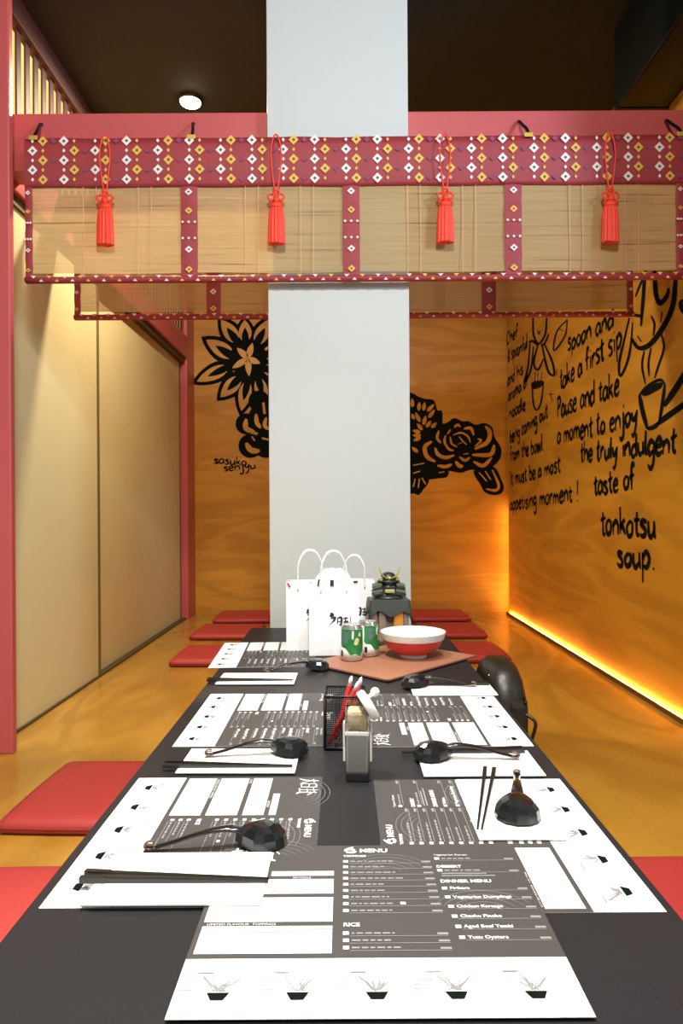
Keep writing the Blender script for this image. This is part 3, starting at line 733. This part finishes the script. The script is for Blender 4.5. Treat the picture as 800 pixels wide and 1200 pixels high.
menu(-.432, 2.462, -87.5, Z0, 'paper menu on the door side overhanging the table edge, beside the paper bags')
menu(.374, .797, 90, Z0, 'paper menu on the lettered wall side with a spoon and chopsticks on its napkin')
menu(.376, 1.362, 90, Z0, 'paper menu on the lettered wall side next to the sesame jar')

# ================================================================== PLACE SETTINGS
def napkin(cx, cy, rz, label, z=None):
    hw, hl = .1075, .0615; z = z or Z0+.0022
    mb = MB(); mb.cbox((-hw, -hl, 0), (hw, hl, .0028), 'napkin', .001); t = empty('paper_napkin', (cx, cy, z), math.radians(rz), label, 'napkin', 'folded napkins')
    mb.obj('folded_paper', t)
    MB().box((-hw+.002, -hl+.0015, .0028), (hw-.001, hl*.96, .0036), 'napkin').obj('top_fold', t)
    return t
def spoon_meshes():
    # lies face down: bowl centred on the origin, handle along -x
    bw = MB(); nu, nv = 12, 4
    def pt(a, k, off):
        r = .0345-off; c, s = math.cos(a), math.sin(a)
        st = .92+.26*max(0, -c)**5                                      # drawn out towards the neck
        q = k*PI/2; x = r*1.02*c*st*math.sin(q); y = r*s*math.sin(q); z = (.028-off)*math.cos(q)**.72
        return Vector((x, y, z+.003+.16*max(0, -x-.004)))
    for off, flip in ((0, False), (.0022, True)):
        vs, fs = [], []
        for j in range(nv+1):
            for i in range(nu): vs.append(pt(2*PI*i/nu, max(j/nv, .02), off))
        for j in range(nv):
            for i in range(nu):
                f_ = (j*nu+i, (j+1)*nu+i, (j+1)*nu+(i+1) % nu, j*nu+(i+1) % nu); fs.append(f_[::-1] if flip else f_)
        fs.append(tuple(range(nu)) if not flip else tuple(range(nu))[::-1])
        bw.add(vs, fs, 'spoon_black', False)
    hd = MB(); pts = catmull([(-.024, 0, .018), (-.040, 0, .0245), (-.058, 0, .0255), (-.090, 0, .0215), (-.125, 0, .0120), (-.150, 0, .0065)], 5)
    n = len(pts); hd.tube(pts, [.0110-.0050*min(1, 1.5*i/n) for i in range(n)], 'spoon_black', 10, flat=.42)
    hk = MB(); hk.tube(catmull([(-.148, 0, .0066), (-.158, 0, .0050), (-.164, 0, .0085), (-.160, 0, .0125), (-.152, 0, .0125)], 4), .0062, 'spoon_hook', 8, flat=.38)
    return bw.mesh('bowl'), hd.mesh('handle'), hk.mesh('hook_end')
sp = spoon_meshes()
def spoon(x, y, rz, label, z=None):
    t = empty('ramen_spoon', (x, y, z or Z0+.0040), math.radians(rz), label, 'spoon', 'black ramen spoons')
    for me, nm in zip(sp, ('bowl', 'handle', 'hook_end')):
        c = bpy.data.objects.new(nm, me); COL.objects.link(c); c.parent = t
def stick_meshes():
    def seg(x0, x1, w0, w1, mn):
        m = MB(); vs = [(x0,-w0,0),(x0,w0,0),(x0,w0,2*w0),(x0,-w0,2*w0),(x1,-w1,0),(x1,w1,0),(x1,w1,2*w1),(x1,-w1,2*w1)]
        m.add(vs, [(0,1,2,3),(7,6,5,4),(0,4,5,1),(1,5,6,2),(2,6,7,3),(3,7,4,0)], mn); return m
    return seg(-.118, -.085, .0036, .0034, 'stick_black').mesh('grip'), seg(-.085, .118, .0030, .0014, 'stick_black').mesh('shaft')
st = stick_meshes()
def chopsticks(x, y, rz, label, z=None, splay=1.2, gap=.011):
    for k in (-1, 1):
        a = math.radians(rz); t = empty('chopstick', (x-math.sin(a)*gap*.5*k, y+math.cos(a)*gap*.5*k, z or Z0+.0059), a-math.radians(splay)*k, label, 'chopstick', 'black chopsticks')
        for me, nm in zip(st, ('grip', 'shaft')):
            c = bpy.data.objects.new(nm, me); COL.objects.link(c); c.parent = t
# door side
napkin(-.208, .868, 0, 'white folded napkin reaching over the corner of the head menu', Z0+.0048)
chopsticks(-.215, .858, -2, 'black chopstick on the napkin that laps over the head menu', Z0+.0085)
spoon(-.115, .963, 7, 'black ramen spoon lying across the menu next to the head menu', Z0+.0016)
napkin(-.197, 1.283, -1, 'white folded napkin between the two front door-side menus')
chopsticks(-.215, 1.248, -2, 'black chopstick on the napkin between the two front door-side menus')
spoon(-.103, 1.315, 7, 'black ramen spoon on the napkin between the two front door-side menus', Z0+.0059)
napkin(-.245, 1.915, -1, 'white folded napkin below the menu that overhangs the table edge')
chopsticks(-.262, 1.885, 0, 'black chopstick on the napkin below the overhanging menu')
spoon(-.078, 2.035, 17, 'black ramen spoon reaching from the napkin towards the brown mat', Z0+.0016)
# lettered wall side
napkin(.250, 1.075, 90, 'white folded napkin laid lengthwise on the menu by the lettered wall')
chopsticks(.226, 1.107, -105.5, 'black chopstick lying lengthwise beside the round spoon')
spoon(.259, 1.032, -104, 'black ramen spoon with its round bowl towards the head of the table', Z0+.0059)
napkin(.245, 1.262, 0, 'white folded napkin next to the menu by the sesame jar')
chopsticks(.225, 1.315, 181, 'black chopstick beside the spoon at the sesame jar', Z0+.0059)
spoon(.160, 1.285, 176, 'black ramen spoon on the napkin next to the sesame jar', Z0+.0059)
napkin(.280, 1.790, 0, 'white folded napkin in front of the brown mat')
chopsticks(.265, 1.825, 181, 'black chopstick on the napkin in front of the brown mat')
spoon(.182, 1.815, 176, 'black ramen spoon on the napkin in front of the brown mat', Z0+.0059)

# ================================================================== MIDDLE OF THE TABLE
# wire pen holder with red pens
PHX, PHY, PW, PH = .0, 1.385, .041, .104
t = empty('pen_holder', (PHX, PHY, Z0+.0016), 0, 'square black wire mesh pen holder holding red pens', 'pen holder')
fr = MB(); r = .0024
for z in (r, PH): fr.tube([(-PW,-PW,z),(PW,-PW,z),(PW,PW,z),(-PW,PW,z)], r, 'wire_black', 6, closed=True)
for a in (-1, 1):
    for b in (-1, 1): fr.tube([(a*PW, b*PW, r), (a*PW, b*PW, PH)], r, 'wire_black', 6)
fr.obj('wire_frame', t)
me_ = MB(); n = 20
for i in range(1, n):
    c = -PW + 2*PW*i/n
    for a in (-1, 1):
        me_.box((c-.0005, a*PW-.0004, 0), (c+.0005, a*PW+.0004, PH), 'wire_black'); me_.box((a*PW-.0004, c-.0005, 0), (a*PW+.0004, c+.0005, PH), 'wire_black')
for j in range(1, 25):
    z = PH*j/25
    for a in (-1, 1): me_.box((-PW, a*PW-.0004, z-.0005), (PW, a*PW+.0004, z+.0005), 'wire_black'); me_.box((a*PW-.0004, -PW, z-.0005), (a*PW+.0004, PW, z+.0005), 'wire_black')
mo = me_.obj('wire_mesh', t); mo['kind'] = 'stuff'
MB().cbox((-PW, -PW, 0), (PW, PW, .003), 'wire_black', .001).obj('base', t)
for i, (a, b) in enumerate((((-.034, -.030, .006), (.028, -.018, .130)), ((-.020, .000, .006), (.014, .016, .132)), ((.0, .012, .006), (.034, .024, .128)))):
    A, B = Vector(a), Vector(b); q = (B-A).normalized()
    p = empty('red_pen', Vector((PHX, PHY, Z0+.0016)) + A, 0, 'red ballpoint pen with a pale tip leaning in the black wire holder', 'pen', 'red pens', rot=q.to_track_quat('Z', 'Y').to_euler())
    L_ = (B-A).length
    MB().lathe([(.0, 0), (.0025, .001), (.0045, .012), (.0045, L_-.022), (.004, L_-.020)], 'pen_red', 12).obj('barrel', p)
    MB().lathe([(.0040, L_-.021), (.0042, L_-.008), (.0022, L_-.002), (.0, L_)], 'pen_tip', 12).obj('cap', p)
    MB().box((.0045, -.0012, L_-.05), (.0062, .0012, L_-.015), 'pen_tip').obj('clip', p)
# sesame jar
t = empty('sesame_jar', (.0215, 1.208, Z0), math.radians(-4), 'tall square glass jar of sesame with a round white knobbed lid tilted open', 'jar')
MB().cbox((-.020, -.022, 0), (.020, .022, .016), 'jar_base', .003).obj('base', t)
MB().cbox((-.0195, -.0215, .014), (.0195, .0215, .082), 'jar_steel', .004).obj('body', t)
MB().cbox((-.021, -.023, .080), (.021, .023, .088), 'plastic_white', .002).obj('collar', t)
MB().cbox((-.0175, -.0195, .088), (.0175, .0195, .122), 'sesame', .006).obj('sesame_filling', t)
g = MB()
for a, b in (((-.0205, -.0225), (.0205, -.0212)), ((-.0205, .0212), (.0205, .0225)), ((-.0205, -.0212), (-.0192, .0212)), ((.0192, -.0212), (.0205, .0212))): g.box((*a, .088), (*b, .130), 'jar_glass')
g.obj('glass_wall', t)
for sx in (-1, 1): MB().cbox((sx*.0235-.002, -.006, .030), (sx*.0235+.002, .010, .098), 'plastic_white', .001).obj('side_clip', t)
lid = MB(); T = Matrix.Translation((.016, -.006, .128)) @ Matrix.Rotation(math.radians(58), 4, 'Y') @ Matrix.Rotation(math.radians(-10), 4, 'X')
lid.lathe([(.0, -.004), (.026, -.004), (.0285, -.002), (.0285, .007), (.025, .011), (.0, .013)], 'plastic_white', 28, T); lo = lid.obj('lid', t)
kb = MB(); kb.tube([T @ Vector((-.010, 0, .010)), T @ Vector((-.012, 0, .020))], .004, 'plastic_white', 8); kb.ball(T @ Vector((-.012, 0, .026)), .0085, 'plastic_white'); kb.obj('lid_knob', lo)

# brown mat
a = math.radians(46); u = Vector((math.cos(a), math.sin(a))); v = Vector((-u.y, u.x)); c0 = Vector((.117, 1.872))
t = empty('place_mat', (*(c0), Z0+.0036), a, 'reddish brown woven place mat turned cornerwise under the ramen bowl', 'place mat')
MB().cbox((0, 0, 0), (.44, .33, .0035), 'mat_brown', .0012).obj('woven_face', t)
MB().box((-.001, -.001, .0003), (.441, .005, .0042), 'mat_edge').obj('hem', t)
MB().box((-.001, -.001, .0003), (.005, .331, .0042), 'mat_edge').obj('hem', t)
MT = Z0+.0071
# ramen bowl
bc = onZ(484.5, 771, MT)
t = empty('ramen_bowl', (bc.x, bc.y+.02, MT), 0, 'red ramen bowl with a wide white rim on the brown mat', 'bowl')
MB().lathe([(.042, 0), (.044, .0), (.043, .010), (.040, .012)], 'bowl_white', 48).obj('foot', t)
MB().lathe([(.040, .010), (.060, .016), (.080, .030), (.094, .050), (.098, .060)], 'bowl_red', 48, caps=False).obj('red_side', t)
MB().lathe([(.098, .059), (.101, .066), (.104, .080), (.1045, .0815), (.1025, .0815), (.096, .060), (.085, .038), (.060, .022), (.0, .018)], 'bowl_white', 48, caps=False).obj('white_rim', t)
# cans
def can(px, py, label, rz, back=0):
    p = onZ(px, py, TZ); r, h = .034, .112; z = Z0+.0071
    t = empty('drink_can', (p.x, p.y+back, z), rz, label, 'can', 'green drink cans')
    MB().lathe([(.028, 0), (.030, .001), (r, .007), (r, h-.010), (.0285, h-.001), (.0285, h), (.026, h-.002), (.0, h-.003)], 'can_metal', 32).obj('shell', t)
    n = 36; bd = MB()
    for (z0, z1, mn) in ((.008, .034, 'can_white'), (.034, .100, 'can_white')):
        bd.lathe([(r+.0003, z0), (r+.0003, z1)], mn, n)
    bd.obj('label_wrap', t)
    gp = MB(); f_ = lambda a_, z_: Vector(((r+.0008)*math.sin(a_), -(r+.0008)*math.cos(a_), z_))
    k = 30
    vs = []
    for i in range(k+1):
        q = -1.3 + 2.9*i/k; low = .040 + .020*math.cos(q*1.3+2.6) + .004*math.sin(q*7); vs += [f_(q, low), f_(q, .070), f_(q, .100)]
    fs = []
    for i in range(k): b_ = 3*i; fs += [(b_, b_+3, b_+4, b_+1), (b_+1, b_+4, b_+5, b_+2)]
    gp.add(vs, fs, 'can_green', True); gp.obj('green_print', t)
    dp = MB(); g_ = lambda a_, z_: Vector(((r+.0012)*math.sin(a_), -(r+.0012)*math.cos(a_), z_))
    poly(dp, [(-.9, .060), (-.5, .058), (-.35, .085), (-.7, .095), (-1.0, .085)], 'can_blue', g_)
    poly(dp, [(.1, .056), (.4, .052), (.6, .068), (.3, .074)], 'can_pale', g_); poly(dp, [(.5, .080), (.8, .078), (.7, .092)], 'can_pale', g_)
    poly(dp, [(-.1, .075), (.05, .070), (.1, .092), (-.05, .096)], 'can_white', g_)
    poly(dp, [(-1.25, .016), (-1.0, .016), (-1.0, .034), (-1.25, .034)], 'brush_ink', g_, smooth=False)
    for i in range(5): ribbon(dp, [(-.3+.16*i, .018), (-.22+.16*i, .020)], .006, 'print_grey', g_, smooth=False)
    dp.obj('label_motif', t)['kind'] = 'stuff'
can(412, 776, 'green and white drink can in front of the paper bags', .1)
can(431.5, 773, 'green and white drink can standing half behind the other can', .9, .028)

# paper bags
def bag(x, y, rz, W, Dp, H, label, tissue=False, mark=False, logo=True, handles=.105):
    t = empty('paper_bag', (x, y, Z0+.0020), math.radians(rz), label, 'bag', 'white paper carrier bags')
    b = MB(); hw, hd = W/2, Dp/2; n = 8; rows = []
    for j in range(n+1):
        z = H*j/n; k = j/n; g = .020*k                                  # the gusset folds in towards the top
        rows.append([(-hw, -hd*(1-.25*k), z), (0, -hd*(1-.15*k)-.003*math.sin(k*5), z), (hw, -hd*(1-.25*k), z), (hw-g, 0, z), (hw, hd*(1-.25*k), z), (0, hd*(1-.15*k), z), (-hw, hd*(1-.25*k), z), (-hw+g, 0, z)])
    vs = [p for r_ in rows for p in r_]; fs = []
    for j in range(n):
        for i in range(8): fs.append((j*8+i, j*8+(i+1) % 8, (j+1)*8+(i+1) % 8, (j+1)*8+i))
    fs.append(tuple(range(8))[::-1]); b.add(vs, fs, 'bag_paper', False)
    b.obj('bag_body', t)
    for sy in (-1, 1):
        yy = sy*hd*.84; h = MB(); q = W*.26
        h.tube(catmull([(-q, yy, H-.03), (-q, yy, H+.01), (-q*.92, yy*1.05, H+handles*.6), (-q*.4, yy*1.08, H+handles), (q*.4, yy*1.08, H+handles), (q*.92, yy*1.05, H+handles*.6), (q, yy, H+.01), (q, yy, H-.03)], 5), .0026, 'cord_white', 8)
        h.obj('handle', t)
    if logo:
        l = MB(); F = lambda x_, z_: Vector((x_, -hd*.93-.002, z_)); cz = H*.47
        for pts, wd in (([(-.012,.028),(-.004,.022),(-.014,.018)],.010), ([(-.010,.010),(.004,.014),(-.004,-.002),(-.014,-.012)],.007), ([(.0,.004),(.002,-.016)],.007), ([(.012,.012),(.010,-.014)],.006), ([(.012,.012),(.024,.013),(.022,-.010),(.012,-.014)],.007), ([(.013,.0),(.022,.001)],.005),
                        ([(.030,.010),(.046,.012)],.006), ([(.038,.016),(.036,-.012)],.006), ([(.030,-.002),(.044,.0),(.042,-.012),(.030,-.010)],.006), ([(.054,.016),(.053,-.018)],.004), ([(.030,-.022),(.062,-.024)],.0015)):
            ribbon(l, [(p_[0], p_[1]+cz) for p_ in pts], wd, 'brush_ink', F, per=4)
        l.obj('brushed_logo', t)
    if tissue:
        s_ = MB(); vs, fs = [], []; nu, nv = 14, 6
        for j in range(nv+1):
            for i in range(nu):
                a_ = 2*PI*i/nu; k = 1-(j/nv)**3*.62; rr = random.uniform(.90, 1.0); vs.append((hw*.92*k*rr*math.cos(a_), hd*.68*k*rr*math.sin(a_), H-.05+(.100*j/nv)*random.uniform(.93, 1.0)))
        for j in range(nv):
            for i in range(nu): fs.append((j*nu+i, j*nu+(i+1) % nu, (j+1)*nu+(i+1) % nu, (j+1)*nu+i))
        fs.append(tuple(nv*nu+i for i in range(nu))); s_.add(vs, fs, 'bag_tissue', False); s_.obj('tissue', t)
        k_ = MB(); F = lambda x_, z_: Vector((x_, -hd*.80-.003, z_))
        ribbon(k_, [(-.052, H-.008), (-.048, H+.014)], .009, 'brush_ink', F); ribbon(k_, [(-.006, H-.008), (-.006, H+.012)], .013, 'brush_ink', F, taper=(.9, .9))
        ribbon(k_, [(.064, H+.004), (.078, H+.005)], .008, 'brush_ink', F, taper=(.9, .9)); k_.obj('black_print_marks', t)
    if mark:
        k_ = MB(); ribbon(k_, [(-hw+.004, H-.004), (-hw+.014, H-.018)], .010, 'red_mark', lambda x_, z_: Vector((x_, -hd*.80-.004, z_))); k_.obj('red_mark', t)
bag(-.118, 2.355, 4, .165, .085, .232, 'white paper bag with a red corner mark, half behind the stuffed one', mark=True, handles=.10)
bag(-.036, 2.262, 2, .163, .075, .234, 'white paper bag with brushed black logo stuffed with bluish tissue', tissue=True, handles=.10)
bag(.036, 2.535, -2, .150, .080, .218, 'white paper bag standing behind, nearest the armour ornament', handles=.085)

# samurai armour ornament
ax = onZ(456, 757, TZ)
t = empty('armour_ornament', (ax.x, ax.y+.030, Z0+.0075), math.radians(4), 'small samurai armour ornament with gold horns on a dark draped stand', 'ornament')
sd = MB()
for sx in (-1, 1):
    for sy in (-1, 1): sd.cbox((sx*.056-.009, sy*.040-.009, 0), (sx*.056+.009, sy*.040+.009, .125), 'stand_wood', .002)
sd.cbox((-.060, -.030, .010), (.060, .040, .120), 'stand_wood', .004); st_ = sd.obj('stand', t)
MB().cbox((.012, -.048, .012), (.046, -.030, .105), 'stand_orange', .003).obj('orange_panel', st_)
MB().cbox((-.040, -.047, .008), (-.014, -.030, .110), 'stand_wood', .004).obj('carved_panel', st_)
dr = MB(); dr.cbox((-.070, -.055, .122), (.070, .055, .138), 'stand_cloth', .005)
n = 40; vs, fs = [], []
per = [(-.070+.140*i/10, -.055) for i in range(10)]+[(.070, -.055+.110*i/10) for i in range(10)]+[(.070-.140*i/10, .055) for i in range(10)]+[(-.070, .055-.110*i/10) for i in range(10)]
for j, z in enumerate((.136, .118, .098)):
    for i, (x, y) in enumerate(per):
        k = 1+.03*j+.03*j*math.sin(i*1.7); corner = max(abs(x)/.07*abs(y)/.055, 0)**4
        vs.append((x*k, y*k, z-(.030*corner if j == 2 else 0)+(.012*math.sin(i*.9) if j == 2 else 0)))
for j in range(2):
    for i in range(40): fs.append((j*40+i, (j+1)*40+i, (j+1)*40+(i+1) % 40, j*40+(i+1) % 40))
dr.add(vs, fs, 'stand_cloth', True); dr.obj('drape', t)
z0 = .136
MB().lathe([(.0, z0), (.048, z0), (.050, z0+.006), (.044, z0+.012), (.038, z0+.016), (.034, z0+.030), (.036, z0+.050), (.030, z0+.066), (.016, z0+.074), (.0, z0+.076)], 'armour', 20, sy=.8).obj('cuirass', t)
for sx in (-1, 1):
    m_ = MB()
    for k in range(4): m_.cbox((-.015-.001*k, -.022, -.014*k-.012), (.015+.001*k, .022, -.014*k), 'armour' if k % 2 else 'armour_lace', .002, Matrix.Translation((sx*(.040+.0035*k), -.004, z0+.068)) @ Matrix.Rotation(sx*math.radians(14), 4, 'Y'))
    m_.obj('shoulder_guard', t)
MB().cbox((-.016, -.040, z0+.030), (.016, -.024, z0+.044), 'armour_gold', .002).obj('chest_tie', t)
MB().ball((0, -.018, z0+.076), .016, 'armour_face', sc=(1, 1, 1.1)).obj('face_mask', t)
hm = MB(); hm.lathe([(.040, z0+.074), (.034, z0+.082), (.026, z0+.090), (.025, z0+.100), (.018, z0+.112), (.006, z0+.117), (.0, z0+.118)], 'armour', 20); ho = hm.obj('helmet', t)
for sx in (-1, 1):
    h = MB(); h.tube(catmull([(sx*.006, -.030, z0+.092), (sx*.022, -.034, z0+.104), (sx*.030, -.034, z0+.124), (sx*.034, -.032, z0+.146)], 5), [.0035, .0038, .0042, .0046, .005, .0052, .0054, .0056, .0056, .0055, .0052, .0048, .0042, .0036, .003, .0015], 'armour_gold', 8, flat=.6); h.obj('horn', ho)
    w_ = MB(); w_.cbox((sx*.028-.006, -.026, z0+.082), (sx*.028+.006, -.020, z0+.098), 'armour_gold', .002); w_.obj('side_crest', ho)
MB().ball((0, -.030, z0+.094), .007, 'armour_gold').obj('front_crest', ho)

for ch in t.children:
    if ch.name.split('.')[0] in ('cuirass', 'shoulder_guard', 'chest_tie', 'face_mask', 'helmet'):
        ch.scale = (1.05, 1.05, .80); ch.location.z = .155-.80*z0
    else: ch.scale = (1, 1, 1.13)
# black bag beside the table
t = empty('leather_bag', (.466, 2.07, .0), math.radians(-2), 'rounded black leather bag standing on the floor against the table edge', 'bag')
bd = MB(); prof = []
W, H, Dp = .088, .505, .16
vs, fs = [], []; nu, nv = 32, 12
def BP(a_, k):
    # superellipse dome: a_ round the body, k from base (0) to crown (1)
    e = math.copysign(abs(math.cos(a_))**.75, math.cos(a_)); s_ = math.copysign(abs(math.sin(a_))**.75, math.sin(a_))
    r_ = 1.0 if k < .5 else math.cos((k-.5)/.5*PI/2)**.55
    z_ = H*.66*k/.5 if k < .5 else H*.66 + H*.34*math.sin((k-.5)/.5*PI/2)
    return (W*.82*e*max(r_, .02), Dp*s_*max(r_, .02), z_)
for j in range(nv+1):
    for i in range(nu): vs.append(BP(2*PI*i/nu, j/nv))
for j in range(nv):
    for i in range(nu): fs.append((j*nu+i, j*nu+(i+1) % nu, (j+1)*nu+(i+1) % nu, (j+1)*nu+i))
fs += [tuple(range(nu))[::-1], tuple(nv*nu+i for i in range(nu))]
bd.add(vs, fs, 'leather', True); bd.obj('bag_body', t)
pk = MB(); pk.cbox((.0, -Dp*1.0, .03), (W*.62, Dp*.30, .415), 'leather', .018); po = pk.obj('side_pocket', t)
MB().tube(catmull([(W*.5, -Dp*1.0, .412), (W*.62, -.06, .416), (W*.5, Dp*.30, .412)], 6), .005, 'hook_black', 8).obj('zip', po)
MB().tube(catmull([(W*.5, -Dp*.95, .38), (W*.78, -Dp*1.05, .36), (W*.70, -Dp*.98, .31)], 6), .005, 'leather', 8).obj('strap_end', t)
rv = MB()
for dx, dz in ((0, 0), (.014, .004), (.004, .012), (.018, .014)): rv.ball((-.045+dx, -.085+dz*2, .4725+dx*.3), .0035, 'can_metal', nu=8, nv=6)
rv.obj('rivet', t)
